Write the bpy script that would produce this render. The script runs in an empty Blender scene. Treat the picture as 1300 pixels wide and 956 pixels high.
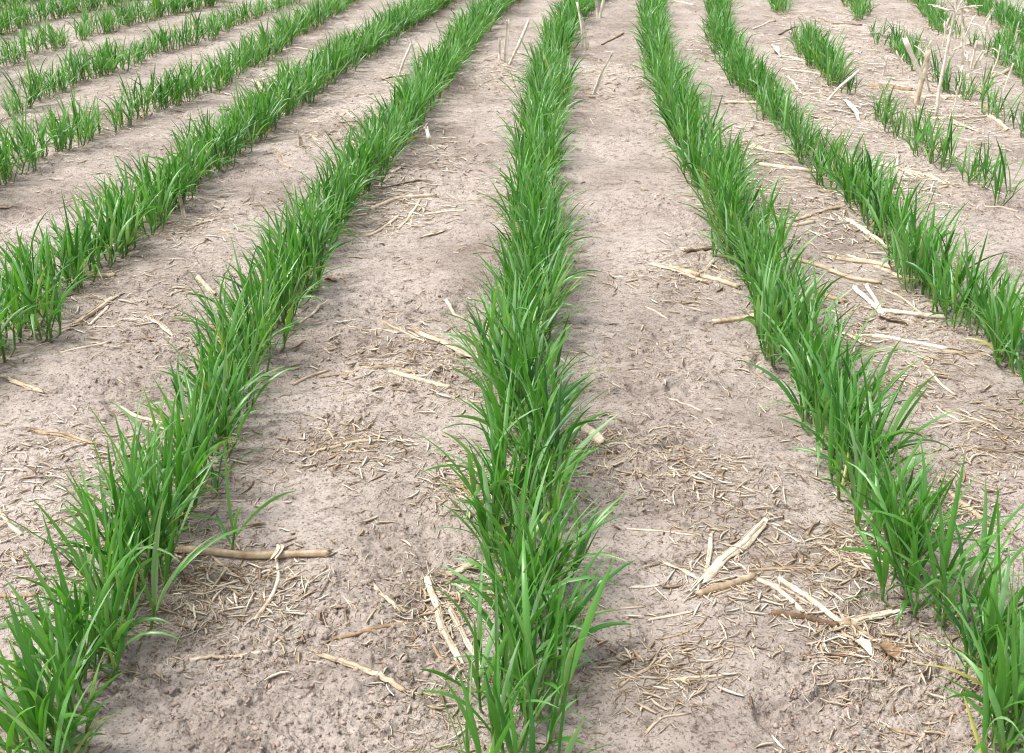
import bpy, math, random
import numpy as np

C = bpy.context.scene.collection
RNG = np.random.default_rng(11)
random.seed(5)

# ------------------------------------------------------------------ camera geometry (metres)
F, CX, CY, H0 = 1400.0, 650.0, 433.0, 0.628
PITCH = math.atan((CY + 180.0) / F)
CP, SP = math.cos(PITCH), math.sin(PITCH)

def ray(px, py):
    a, b = (px - CX) / F, (CY - py) / F
    return a, CP + b * SP, -SP + b * CP          # world direction, camera looks along +y

def at(px, py):                                    # a photo pixel -> the spot of ground it shows
    x, y, z = ray(px, py)
    t = H0 / -z
    return x * t, y * t

def scale_at(px, py):                              # metres per photo pixel there
    x, y, z = ray(px, py)
    return (H0 / -z) / F

# ------------------------------------------------------------------ noise
def _hash(ix, iy, seed):
    h = (ix.astype(np.int64) * 374761393 + iy.astype(np.int64) * 668265263 + seed * 1442695041) & 0xFFFFFFFF
    h = ((h ^ (h >> 13)) * 1274126177) & 0xFFFFFFFF
    h = h ^ (h >> 16)
    return (h & 0xFFFFFF) / float(0x1000000)

def noise(x, y, freq, seed=0):
    x = np.asarray(x, float) * freq + 500.0; y = np.asarray(y, float) * freq + 500.0
    ix, iy = np.floor(x), np.floor(y)
    fx, fy = x - ix, y - iy
    def g(dx, dy):
        a = _hash(ix + dx, iy + dy, seed) * 2 * np.pi
        return np.cos(a) * (fx - dx) + np.sin(a) * (fy - dy)
    ux = fx * fx * fx * (fx * (fx * 6 - 15) + 10); uy = fy * fy * fy * (fy * (fy * 6 - 15) + 10)
    n0 = g(0, 0) * (1 - ux) + g(1, 0) * ux
    n1 = g(0, 1) * (1 - ux) + g(1, 1) * ux
    return (n0 * (1 - uy) + n1 * uy) * 1.5

def fbm(x, y, freq, octs, seed=0, gain=.5):
    s, a = 0, 1.0
    for k in range(octs):
        s = s + a * noise(x, y, freq * 2 ** k, seed + k * 17); a *= gain
    return s

def sstep(a, b, v):
    t = np.clip((v - a) / (b - a), 0, 1)
    return t * t * (3 - 2 * t)

def crumb_mask(x, y):                              # 1 where the crust is broken into crumbs
    n = fbm(x, y, 3.6, 3, 91)
    return sstep(.0, .45, n)

def Hbase(x, y):
    x = np.asarray(x, float); y = np.asarray(y, float)
    return .013 * noise(x, y, 2.2, 3) + .007 * noise(x, y, 6.0, 4) + .004 * noise(x, y, 14., 5)

def Hsoil(x, y):
    x = np.asarray(x, float); y = np.asarray(y, float)
    h = Hbase(x, y)
    m = .13 + .80 * crumb_mask(x, y)
    wx = x + .02 * noise(x, y, 12., 40) + .005 * noise(x, y, 60., 42); wy = y + .02 * noise(x, y, 12., 41) + .005 * noise(x, y, 60., 43)
    b = lambda f, sd, e=1.0: np.abs(noise(wx * e, wy, f, sd))
    h = h + m * (.0050 * noise(wx * .7, wy, 22., 7) + .0075 * (b(34., 8, .7) - .3) + .0050 * (b(78., 9, .75) - .3) + .0034 * (b(165., 10, .8) - .3) + .0022 * noise(wx, wy, 260., 11))
    # shrinkage crevices running across the strips, a little wavy
    cy = wy + .05 * noise(x, y, 3.0, 21)
    cr = np.abs(noise(wx * .28, cy, 11., 22))
    on = sstep(.0, .35, noise(x, y, 2.4, 23))
    h = h - .008 * on * (1 - sstep(.0, .05, cr))
    cr2 = np.abs(noise(wx * .5, cy, 24., 25))
    h = h - .003 * sstep(.0, .3, noise(x, y, 3.1, 26)) * (1 - sstep(.0, .05, cr2))
    return h

# ------------------------------------------------------------------ materials
def nodes(m):
    m.use_nodes = True
    nt = m.node_tree
    return nt, nt.nodes, nt.links, nt.nodes['Principled BSDF']

def ramp(n, stops):
    r = n.new('ShaderNodeValToRGB'); e = r.color_ramp.elements
    while len(e) < len(stops): e.new(.5)
    for el, (p, c) in zip(e, stops): el.position = p; el.color = (*c, 1)
    return r

def attr(n, name):
    a = n.new('ShaderNodeAttribute'); a.attribute_name = name
    return a

def math_n(n, l, op, a, b):
    m = n.new('ShaderNodeMath'); m.operation = op
    for i, v in enumerate((a, b)):
        if isinstance(v, (int, float)): m.inputs[i].default_value = v
        else: l.new(v, m.inputs[i])
    return m.outputs[0]

def soil_material():
    m = bpy.data.materials.new('dry_silt_soil'); nt, n, l, p = nodes(m)
    tc = n.new('ShaderNodeTexCoord').outputs['Object']
    def nz(scale, detail, rough=.55, dist=0):
        t = n.new('ShaderNodeTexNoise'); t.inputs['Scale'].default_value = scale; t.inputs['Detail'].default_value = detail
        t.inputs['Roughness'].default_value = rough; t.inputs['Distortion'].default_value = dist
        l.new(tc, t.inputs['Vector']); return t.outputs['Fac']
    big = ramp(n, [(.30, (.205, .168, .143)), (.5, (.345, .297, .264)), (.72, (.440, .388, .352))])
    l.new(nz(3.2, 8, .66, .6), big.inputs[0])
    mid = ramp(n, [(.33, (.38, .34, .31)), (.47, (.95, .94, .93)), (.75, (1.2, 1.2, 1.2))])
    l.new(nz(70, 8, .7), mid.inputs[0])
    mx = n.new('ShaderNodeMix'); mx.data_type = 'RGBA'; mx.blend_type = 'MULTIPLY'; mx.inputs[0].default_value = .85
    l.new(big.outputs[0], mx.inputs[6]); l.new(mid.outputs[0], mx.inputs[7])
    spk = ramp(n, [(.37, (.34, .28, .25)), (.45, (1, 1, 1)), (.62, (1, 1, 1)), (.70, (1.45, 1.38, 1.25))])  # dark specks put the shade of tiny pits into the soil colour
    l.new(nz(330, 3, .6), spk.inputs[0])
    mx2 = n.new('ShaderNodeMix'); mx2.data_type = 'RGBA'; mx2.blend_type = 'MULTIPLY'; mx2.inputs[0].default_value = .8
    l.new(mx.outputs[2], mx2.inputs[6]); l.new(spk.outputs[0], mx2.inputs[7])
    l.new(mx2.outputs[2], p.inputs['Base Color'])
    p.inputs['Roughness'].default_value = .95; p.inputs['Specular IOR Level'].default_value = .15
    b1 = n.new('ShaderNodeBump'); b1.inputs['Strength'].default_value = .9; b1.inputs['Distance'].default_value = .004
    l.new(nz(150, 8, .68), b1.inputs['Height'])
    b2 = n.new('ShaderNodeBump'); b2.inputs['Strength'].default_value = .9; b2.inputs['Distance'].default_value = .0016
    l.new(nz(520, 4, .6), b2.inputs['Height']); l.new(b1.outputs[0], b2.inputs['Normal'])
    l.new(b2.outputs[0], p.inputs['Normal'])
    return m

def clod_material():
    m = bpy.data.materials.new('soil_crumb'); nt, n, l, p = nodes(m)
    t = n.new('ShaderNodeTexNoise'); t.inputs['Scale'].default_value = 60; t.inputs['Detail'].default_value = 6
    l.new(n.new('ShaderNodeTexCoord').outputs['Object'], t.inputs['Vector'])
    r = ramp(n, [(.3, (.20, .15, .125)), (.7, (.38, .30, .255))]); l.new(t.outputs['Fac'], r.inputs[0])
    l.new(r.outputs[0], p.inputs['Base Color']); p.inputs['Roughness'].default_value = .95
    p.inputs['Specular IOR Level'].default_value = .15
    return m

def leaf_material():
    m = bpy.data.materials.new('wheat_blade'); nt, n, l, p = nodes(m)
    r = ramp(n, [(0, (.020, .085, .014)), (.22, (.042, .160, .022)), (.48, (.080, .238, .034)), (.72, (.130, .285, .085)), (.89, (.200, .320, .180)),
                 (.93, (.16, .30, .05)), (.975, (.30, .30, .06)), (1, (.42, .34, .13))])
    l.new(attr(n, 'tone').outputs['Fac'], r.inputs[0])
    # veins along the blade
    ac = attr(n, 'across').outputs['Fac']
    w = math_n(n, l, 'SINE', math_n(n, l, 'MULTIPLY', ac, 40.0), 0)
    v = math_n(n, l, 'ADD', math_n(n, l, 'MULTIPLY', w, .10), .98)
    hs = n.new('ShaderNodeHueSaturation'); l.new(r.outputs[0], hs.inputs['Color']); l.new(v, hs.inputs['Value'])
    # tips a touch yellower, bases paler
    al = attr(n, 'along').outputs['Fac']
    rb = ramp(n, [(0, (.6, .6, .6)), (.12, (.0, .0, .0)), (.94, (0, 0, 0)), (1, (.9, .9, .9))]); l.new(al, rb.inputs[0])
    mx = n.new('ShaderNodeMix'); mx.data_type = 'RGBA'; l.new(rb.outputs[0], mx.inputs[0])
    l.new(hs.outputs[0], mx.inputs[6]); mx.inputs[7].default_value = (.24, .27, .07, 1)
    l.new(mx.outputs[2], p.inputs['Base Color'])
    p.inputs['Roughness'].default_value = .36; p.inputs['Specular IOR Level'].default_value = .6
    tr = n.new('ShaderNodeBsdfTranslucent')
    g = n.new('ShaderNodeMix'); g.data_type = 'RGBA'; g.blend_type = 'MULTIPLY'; g.inputs[0].default_value = 1
    l.new(mx.outputs[2], g.inputs[6]); g.inputs[7].default_value = (1.55, 1.75, .5, 1); l.new(g.outputs[2], tr.inputs[0])
    ms = n.new('ShaderNodeMixShader'); ms.inputs[0].default_value = .30
    l.new(p.outputs[0], ms.inputs[1]); l.new(tr.outputs[0], ms.inputs[2])
    l.new(ms.outputs[0], n['Material Output'].inputs[0])
    return m

def stem_material():
    m = bpy.data.materials.new('wheat_sheath'); nt, n, l, p = nodes(m)
    r = ramp(n, [(0, (.30, .24, .16)), (.18, (.17, .22, .08)), (.55, (.07, .18, .03)), (1, (.05, .17, .02))])
    l.new(attr(n, 'along').outputs['Fac'], r.inputs[0]); l.new(r.outputs[0], p.inputs['Base Color'])
    p.inputs['Roughness'].default_value = .5
    return m

def straw_material():
    m = bpy.data.materials.new('dry_straw'); nt, n, l, p = nodes(m)
    r = ramp(n, [(0, (.085, .055, .035)), (.25, (.22, .14, .085)), (.5, (.42, .32, .21)), (.75, (.60, .52, .41)), (1, (.78, .74, .66))])
    l.new(attr(n, 'tone').outputs['Fac'], r.inputs[0])
    cv = n.new('ShaderNodeCombineXYZ')
    l.new(math_n(n, l, 'MULTIPLY', attr(n, 'along').outputs['Fac'], 14.0), cv.inputs[0])
    l.new(math_n(n, l, 'MULTIPLY', attr(n, 'across').outputs['Fac'], 26.0), cv.inputs[1])
    l.new(math_n(n, l, 'MULTIPLY', attr(n, 'tone').outputs['Fac'], 91.0), cv.inputs[2])
    t = n.new('ShaderNodeTexNoise'); t.inputs['Scale'].default_value = 1.0; t.inputs['Detail'].default_value = 5
    t.inputs['Roughness'].default_value = .65
    l.new(cv.outputs[0], t.inputs['Vector'])
    sr = ramp(n, [(.34, (.30, .24, .19)), (.48, (.90, .87, .83)), (.66, (1.12, 1.12, 1.11))]); l.new(t.outputs['Fac'], sr.inputs[0])
    t2 = n.new('ShaderNodeTexNoise'); t2.inputs['Scale'].default_value = 60; t2.inputs['Detail'].default_value = 6
    l.new(n.new('ShaderNodeTexCoord').outputs['Object'], t2.inputs['Vector'])
    s2 = ramp(n, [(.34, (.46, .38, .32)), (.47, (.86, .82, .78)), (.6, (1, 1, 1))]); l.new(t2.outputs['Fac'], s2.inputs[0])
    mx = n.new('ShaderNodeMix'); mx.data_type = 'RGBA'; mx.blend_type = 'MULTIPLY'; mx.inputs[0].default_value = .85
    l.new(r.outputs[0], mx.inputs[6]); l.new(sr.outputs[0], mx.inputs[7])
    mx2 = n.new('ShaderNodeMix'); mx2.data_type = 'RGBA'; mx2.blend_type = 'MULTIPLY'; mx2.inputs[0].default_value = .7
    l.new(mx.outputs[2], mx2.inputs[6]); l.new(s2.outputs[0], mx2.inputs[7])
    l.new(mx2.outputs[2], p.inputs['Base Color'])
    p.inputs['Roughness'].default_value = .75; p.inputs['Specular IOR Level'].default_value = .25
    b = n.new('ShaderNodeBump'); b.inputs['Strength'].default_value = .5; b.inputs['Distance'].default_value = .0012
    l.new(t.outputs['Fac'], b.inputs['Height']); l.new(b.outputs[0], p.inputs['Normal'])
    return m

M_SOIL, M_CLOD, M_LEAF, M_STEM, M_STRAW = soil_material(), clod_material(), leaf_material(), stem_material(), straw_material()

# ------------------------------------------------------------------ mesh / object helpers
def mesh(name, V, Fc, mat, attrs=None, smooth=True):
    V = np.asarray(V, np.float32); Fc = np.asarray(Fc, np.int32)
    me = bpy.data.meshes.new(name)
    k = Fc.shape[1]
    me.vertices.add(len(V)); me.vertices.foreach_set('co', V.ravel())
    me.loops.add(Fc.size); me.loops.foreach_set('vertex_index', Fc.ravel())
    me.polygons.add(len(Fc))
    me.polygons.foreach_set('loop_start', np.arange(0, Fc.size, k, dtype=np.int32))
    if smooth: me.polygons.foreach_set('use_smooth', np.ones(len(Fc), bool))
    for nm, a in (attrs or {}).items():
        at_ = me.attributes.new(nm, 'FLOAT', 'POINT'); at_.data.foreach_set('value', np.asarray(a, np.float32).ravel())
    me.materials.append(mat); me.update(calc_edges=True)
    return me

def link(name, data, loc=(0, 0, 0), parent=None):
    o = bpy.data.objects.new(name, data); C.objects.link(o); o.location = loc
    if parent is not None: o.parent = parent
    return o

def tag(o, label, cat, group=None, kind=None):
    o['label'] = label
    if cat: o['category'] = cat
    if group: o['group'] = group
    if kind: o['kind'] = kind
    return o

# ------------------------------------------------------------------ ground: one sheet to the horizon
def build_ground():
    ys = [-6, -3, -1.5, -.6, -.1, .2]
    y = .42
    while y < 8.5: ys.append(y); y *= 1.0026
    while y < 260: ys.append(y); y *= 1.09
    ys = np.array(ys)
    u = np.concatenate([-np.geomspace(14, .78, 26)[:-1], np.arange(-.78, .7801, .0024), np.geomspace(.78, 14, 26)[1:]])
    w = np.maximum(ys, .55)
    X = w[:, None] * u[None, :]; Y = np.repeat(ys[:, None], len(u), 1)
    Z = Hsoil(X, Y) * np.where((Y > 12), .3, 1)
    V = np.stack([X, Y, Z], -1).reshape(-1, 3)
    nr, nc = X.shape
    i = np.arange(nr * nc).reshape(nr, nc)
    Fc = np.stack([i[:-1, :-1], i[:-1, 1:], i[1:, 1:], i[1:, :-1]], -1).reshape(-1, 4)
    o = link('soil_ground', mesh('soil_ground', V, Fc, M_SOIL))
    tag(o, 'pale crusted silt soil of the field between the wheat rows', 'ground', kind='structure')
build_ground()

# ------------------------------------------------------------------ wheat
# each row: centre line, stretches (from, to along the line in photo rows, plants per metre, height factor)
ROWS = {
 'C':  ([(664,1010),(660,867),(658,750),(660,640),(664,540),(669,430),(677,320),(684,220),(692,140),(704,75),(728,28),(752,0),(790,-45)],
        [(1010,-45,56,1.0)]),
 'L1': ([(10,1010),(90,867),(150,780),(200,690),(240,620),(274,540),(312,460),(356,390),(400,325),(442,258),(492,198),(537,138),(582,75),(615,32),(652,2),(700,-40)],
        [(1010,640,54,1.02),(640,-40,48,1.0)]),
 'R1': ([(1330,1010),(1262,895),(1205,810),(1152,735),(1100,650),(1056,565),(1014,475),(974,385),(934,310),(898,238),(864,168),(842,110),(830,60),(827,0),(832,-50)],
        [(1010,-50,48,1.0)]),
 'L2': ([(-90,510),(0,445),(52,405),(98,368),(152,318),(226,252),(300,190),(362,143),(432,90),(502,45),(562,8),(620,-35)],
        [(510,330,50,1.0),(330,-35,50,.98)]),
 'R2': ([(1370,560),(1300,488),(1256,436),(1210,395),(1172,355),(1134,314),(1092,272),(1054,226),(1012,190),(974,146),(940,103),(916,64),(908,30),(914,0),(924,-45)],
        [(560,250,40,1.0),(250,190,32,.9),(190,150,24,.85),(150,-45,44,.88)]),
 'L3': ([(-80,275),(0,236),(60,205),(110,182),(194,146),(263,118),(320,86),(381,44),(436,12),(480,-20)],
        [(275,180,36,.95),(180,142,24,.9),(142,-20,34,.9)]),
 'R3': ([(984,-40),(986,0),(992,24),(1012,52),(1030,72),(1048,94),(1066,112),(1085,124),(1112,150),(1138,172),(1165,190),(1192,210),(1222,224),(1250,244),(1280,266)],
        [(-40,22,26,.8),(50,60,16,.7),(60,112,34,.95),(112,124,5,.6),(140,152,10,.7),(152,180,12,.8),(186,214,24,.9),(218,230,8,.7),(238,250,16,.95),(258,270,10,.9)]),
 'L4': ([(-60,172),(0,150),(87,112),(138,90),(208,64),(260,52),(294,36),(346,16),(400,-12)],
        [(172,130,20,.9),(130,84,32,.85),(84,68,26,.85),(68,48,34,.85),(48,20,24,.75),(20,-12,20,.6)]),
 'R4': ([(1070,-40),(1084,6),(1092,24),(1118,54),(1140,68),(1158,84),(1196,112),(1232,126),(1262,148),(1290,162),(1340,190)],
        [(-40,26,18,.8),(48,60,8,.6),(62,86,24,.9),(86,104,5,.6),(104,132,18,.85),(142,166,15,.9),(166,190,15,.9)]),
 'L5': ([(-50,105),(0,86),(87,57),(121,44),(190,26),(277,2),(340,-20)],
        [(105,68,28,.9),(68,58,36,.9),(54,46,20,.75),(46,-20,38,.9)]),
 'R5': ([(1130,-40),(1160,0),(1180,22),(1202,44),(1224,56),(1250,70),(1278,88),(1330,115)],
        [(-40,40,26,.85),(40,58,8,.7),(72,92,24,.9),(92,115,24,.9)]),
 'L6': ([(-60,60),(0,42),(60,28),(130,10),(200,-8),(300,-34)], [(60,-34,40,.95)]),
 'R6': ([(1190,-40),(1226,-4),(1250,20),(1275,36),(1300,56),(1360,90)], [(-40,90,32,.9)]),
 'L7': ([(-90,35),(0,12),(80,-8),(160,-30)], [(35,-30,38,.95)]),
}
ROW_TEXT = {
 'C':  ('bright green wheat plant in the dense row up the middle of the field', 'wheat plants of the dense middle row'),
 'L1': ('upright wheat plant in the first full row to the left of the middle row', 'wheat plants of the first row left of the middle'),
 'R1': ('wheat plant in the first full row to the right of the middle row', 'wheat plants of the first row right of the middle'),
 'L2': ('wheat plant in the second row to the left of the middle row', 'wheat plants of the second row left of the middle'),
 'R2': ('wheat plant in the thin second row to the right of the middle row', 'wheat plants of the second row right of the middle'),
 'L3': ('wheat plant in the gappy third row to the left of the middle row', 'wheat plants of the third row left of the middle'),
 'R3': ('short wheat plant in the broken third row to the right of the middle row', 'wheat plants of the third row right of the middle'),
 'L4': ('small wheat plant in the gappy fourth row to the left of the middle row', 'wheat plants of the fourth row left of the middle'),
 'R4': ('small wheat plant in the broken fourth row to the right of the middle row', 'wheat plants of the fourth row right of the middle'),
}

def resample(pts, step):
    P = np.array([at(*p) for p in pts])
    d = np.r_[0, np.cumsum(np.hypot(*np.diff(P, axis=0).T))]
    s = np.arange(0, d[-1], step)
    py = np.array([p[1] for p in pts], float)
    X, Y = np.interp(s, d, P[:, 0]), np.interp(s, d, P[:, 1])
    # smooth the polyline's corners
    k = np.ones(41) / 41
    def sm(a):
        b = np.r_[2 * a[0] - a[1:21][::-1], a, 2 * a[-1] - a[-21:-1][::-1]]
        return np.convolve(b, k, 'valid')
    if len(s) > 60: X, Y = sm(X), sm(Y)
    return s, X, Y, np.interp(s, d, py)

ROWLINE = {}
plants = []          # x, y, height factor, row
for key, (pts, segs) in ROWS.items():
    s, X, Y, PY = resample(pts, .005)
    ROWLINE[key] = (Y, X)
    rr = np.random.default_rng(sum(map(ord, key)))
    for a, b, dens, hf in segs:
        lo, hi = min(a, b), max(a, b)
        idx = np.where((PY >= lo) & (PY < hi))[0]
        if len(idx) == 0: continue
        L = len(idx) * .005
        n = max(1, int(round(L * dens)))
        for q in range(n):
            i = idx[min(len(idx) - 1, int((q + rr.uniform(.05, .95)) / n * len(idx)))]
            j = min(i + 1, len(X) - 1); i0 = max(i - 1, 0)
            tx, ty = X[j] - X[i0], Y[j] - Y[i0]; tl = math.hypot(tx, ty) or 1
            off = rr.normal(0, .016 if key == 'C' else .013)
            if key in ('C', 'R1') and noise(X[i], Y[i], 5., 55) > .45 and rr.random() < .3: continue
            plants.append((X[i] - ty / tl * off, Y[i] + tx / tl * off, hf * rr.uniform(.66, 1.14), key))

def lean_field(x, y):
    return .16 * noise(x, y, 2.7, 61), .16 * noise(x, y, 2.7, 62)

def grow(plist, seed, tl_n=(4, 6)):
    """Blades and sheaths of every plant in plist, each array sorted by plant."""
    r = np.random.default_rng(seed)
    B = []      # per blade: plant, ox, oy, oz, azimuth, th0, th1, L, W, twist, tone, side
    S = []      # per sheath: plant, ox, oy, tx, ty, h, rad, tone
    for pi, (x, y, hf, key) in enumerate(plist):
        lx, ly = lean_field(x, y)
        ptone = r.normal(.46, .12)
        for t in range(r.integers(tl_n[0], tl_n[1] + 1)):
            a = r.uniform(0, 2 * math.pi); d = r.uniform(.003, .024) * (.2 if tl_n[1] < 3 else 1)
            ox, oy = d * math.cos(a), d * math.sin(a)
            h = r.uniform(.018, .040) * hf
            tilt = abs(r.normal(0, .30)) + .04
            tx, ty = math.cos(a) * tilt + lx * .6 + r.normal(0, .05), math.sin(a) * tilt + ly * .6 + r.normal(0, .05)
            S.append((pi, ox, oy, tx, ty, h, r.uniform(.0012, .0019), 0))
            az0 = a + r.normal(0, .7)
            for k in range(r.integers(3, 5)):
                f = (1.0, .86, .62, .34)[k]
                az = az0 + k * math.pi + r.normal(0, .5)
                if k == 0:   th0, th1, L = r.uniform(.0, .2), r.uniform(.1, .7), r.uniform(.075, .125)
                elif k == 1: th0, th1, L = r.uniform(.06, .28), r.uniform(.3, 1.0), r.uniform(.095, .15)
                elif k == 2: th0, th1, L = r.uniform(.18, .5), r.uniform(.6, 1.55), r.uniform(.08, .135)
                else:        th0, th1, L = r.uniform(.4, .9), r.uniform(1.1, 2.0), r.uniform(.05, .09)
                if r.random() < .05: th1 += .9
                tone = np.clip(ptone + r.normal(0, .21) + (.05 if k == 0 else 0), 0, .9)
                if k == 3 and r.random() < .30: tone = r.uniform(.93, 1.0)
                elif r.random() < .006: tone = r.uniform(.93, .99)
                B.append((pi, ox + tx * h * f, oy + ty * h * f, h * f, az, th0 * 1.25 + .03, th1 * 1.22, L * hf * .86, r.uniform(.0034, .0067) * (.55 + .45 * hf) * (.8 if k == 3 else 1),
                          r.normal(0, .9), tone, lx * .9 + tx * .5, ly * .9 + ty * .5))
    B = np.array(B, float); S = np.array(S, float)
    # ---- blades
    K = 9
    t = np.linspace(0, 1, K)[None, :]
    az, th0, th1, L, W = (B[:, i:i + 1] for i in (4, 5, 6, 7, 8))
    th = th0 + (th1 - th0) * t ** 1.5
    side = (r.normal(0, .25, (len(B), 1))) * t ** 1.3
    dx = np.sin(th) * np.cos(az + side) + B[:, 11:12] * (.4 + .9 * t); dy = np.sin(th) * np.sin(az + side) + B[:, 12:13] * (.4 + .9 * t); dz = np.cos(th)
    nn = np.sqrt(dx * dx + dy * dy + dz * dz); T = np.stack([dx / nn, dy / nn, dz / nn], -1)
    seg = (L / (K - 1))[..., None] * (T[:, :-1] + T[:, 1:]) * .5
    P = np.concatenate([np.zeros((len(B), 1, 3)), np.cumsum(seg, 1)], 1) + B[:, None, 1:4]
    wd = np.stack([-np.sin(az + side), np.cos(az + side), 0 * side], -1) * np.ones((1, K, 1))
    wd = wd - T * np.sum(wd * T, -1, keepdims=True); wd /= np.linalg.norm(wd, axis=-1, keepdims=True)
    nrm = np.cross(wd, T)
    tw = (B[:, 9:10] * t ** 1.2 + r.normal(0, .25, (len(B), 1)))[..., None]
    wv = wd * np.cos(tw) + nrm * np.sin(tw); nv = np.cross(wv, T)
    prof = (.55 + .45 * np.minimum(1, t / .3)) * np.clip(1 - t ** 2.6, 0.02, 1) ** .9
    hw = (W * .5 * prof)[..., None]
    fold = hw * (.30 + .25 * (1 - t[..., None]))
    V = np.stack([P - wv * hw + nv * fold, P, P + wv * hw + nv * fold], 2)          # n,K,3,3
    nb = len(B)
    idx = np.arange(K * 3).reshape(K, 3)
    q = np.concatenate([np.stack([idx[:-1, c], idx[:-1, c + 1], idx[1:, c + 1], idx[1:, c]], -1).reshape(-1, 4) for c in (0, 1)])
    tone = np.repeat(B[:, 10], K * 3)
    along = np.tile(np.repeat(t[0], 3), nb); across = np.tile(np.tile([0, .5, 1.], K), nb)
    blades = dict(pid=B[:, 0].astype(int), V=V.reshape(nb, K * 3, 3), q=q, tone=tone.reshape(nb, -1), along=along.reshape(nb, -1), across=across.reshape(nb, -1))
    # ---- sheaths: five-sided tapering tubes
    KS, NS = 4, 5
    ts = np.linspace(0, 1, KS)
    ang = np.arange(NS) / NS * 2 * math.pi
    ns = len(S)
    sp = np.zeros((ns, KS, 3))
    for d_, c in ((0, 1), (1, 2)):
        sp[..., d_] = S[:, c:c + 1] + S[:, c + 2:c + 3] * S[:, 5:6] * ts
    sp[:, 0, :2] *= .12
    sp[..., 2] = S[:, 5:6] * (ts * 1.04) - .010 * (1 - ts) ** 3
    rad = S[:, 6:7] * np.array([1.1, 1, .95, .7])
    SV = sp[:, :, None, :] + np.stack([np.cos(ang), np.sin(ang), 0 * ang], -1)[None, None] * rad[..., None, None]
    ii = np.arange(KS * NS).reshape(KS, NS)
    sq = np.stack([ii[:-1], np.roll(ii[:-1], -1, 1), np.roll(ii[1:], -1, 1), ii[1:]], -1).reshape(-1, 4)
    sheaths = dict(pid=S[:, 0].astype(int), V=SV.reshape(ns, KS * NS, 3), q=sq, along=np.tile(np.repeat(ts, NS), ns).reshape(ns, -1))
    return blades, sheaths

def pack(g, sel):
    V = g['V'][sel]; n, m, _ = V.shape
    q = (g['q'][None] + (np.arange(n) * m)[:, None, None]).reshape(-1, 4)
    return V.reshape(-1, 3), q, {k: g[k][sel].ravel() for k in ('tone', 'along', 'across') if k in g}

def wheat_plant(pi, x, y, bl, sh, label, group):
    z = float(Hbase(x, y))
    root = tag(link('wheat_plant', None, (x, y, z)), label, 'wheat plant', group)
    root.empty_display_size = .02
    a, b = np.searchsorted(bl['pid'], [pi, pi + 1]); link('foliage', mesh('foliage', *pack(bl, slice(a, b))[:2], M_LEAF, pack(bl, slice(a, b))[2]), parent=root)
    a, b = np.searchsorted(sh['pid'], [pi, pi + 1]); v, q, at_ = pack(sh, slice(a, b)); link('stem', mesh('stem', v, q, M_STEM, at_), parent=root)
    return root

def onscreen(x, y):
    yc = y * CP + H0 * SP; v = CY - F * (( -H0 * CP + y * SP) / yc); u = CX + F * x / yc
    return u, v, yc

bl, sh = grow(plants, 101)
rank = []
for i, (x, y, hf, key) in enumerate(plants):
    u, v, d = onscreen(x, y)
    vis = -25 < u < 1325 and v < 1010 and key in ROW_TEXT
    rank.append((hf / d if vis else 0, i))
rank.sort(reverse=True)
single = [i for _, i in rank[:294]]
for i in sorted(single):
    x, y, hf, key = plants[i]
    wheat_plant(i, x, y, bl, sh, *ROW_TEXT[key])

# the rest of the field's wheat, past the individually built plants
rest = np.ones(len(plants), bool); rest[single] = False
PX = np.array([(p[0], p[1], float(Hbase(p[0], p[1]))) for p in plants])
def stuff(g):
    sel = rest[g['pid']]
    gg = dict(g); gg['V'] = g['V'] + PX[g['pid']][:, None, :]
    return pack(gg, sel)
v, q, a_ = stuff(bl); far = link('wheat_rows', mesh('wheat_rows', v, q, M_LEAF, a_))
tag(far, 'green wheat rows running away across the far part of the field', 'wheat', kind='stuff')
v, q, a_ = stuff(sh); link('stem', mesh('wheat_row_stems', v, q, M_STEM, a_), parent=far)['kind'] = 'stuff'

# lone seedlings standing apart from the rows
LONE = [((291,696), .78, 'lone wheat seedling of a few blades on bare soil beside the long brown corn stalk'),
        ((905,330), .5, 'very small wheat seedling at the edge of the row beside a pale stalk')]
lb, ls = grow([(*at(*p), hf, 'C') for p, hf, _ in LONE], 33, (1, 2))
for i, (p, hf, lab) in enumerate(LONE):
    wheat_plant(i, *at(*p), lb, ls, lab, None)

# ------------------------------------------------------------------ crop residue
def spine_z(P, r, lift=0.):
    z = Hsoil(P[:, 0], P[:, 1]) + r * .35 + lift
    k = max(3, len(z) // 3) | 1
    zz = np.convolve(np.r_[[z[0]] * (k // 2), z, [z[-1]] * (k // 2)], np.ones(k) / k, 'valid')
    return np.maximum(zz, z - r * .35)

def curve(pts, n):
    P = np.array(pts, float)
    d = np.r_[0, np.cumsum(np.linalg.norm(np.diff(P, axis=0), axis=1))]
    s = np.linspace(0, d[-1], n)
    Q = np.stack([np.interp(s, d, P[:, i]) for i in range(P.shape[1])], 1)
    if len(P) > 2:
        for _ in range(max(1, n // 8)): Q[1:-1] = (Q[:-2] + 2 * Q[1:-1] + Q[2:]) / 4
    return Q, d[-1]

def frames(Q):
    T = np.gradient(Q, axis=0); T /= np.linalg.norm(T, axis=1, keepdims=True) + 1e-9
    up = np.array([0, 0, 1.]) if abs(T[:, 2]).max() < .8 else np.array([0.3, 1, 0.])
    Wd = np.cross(T, up); Wd /= np.linalg.norm(Wd, axis=1, keepdims=True) + 1e-9
    N = np.cross(Wd, T)
    return T, Wd, N

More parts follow.
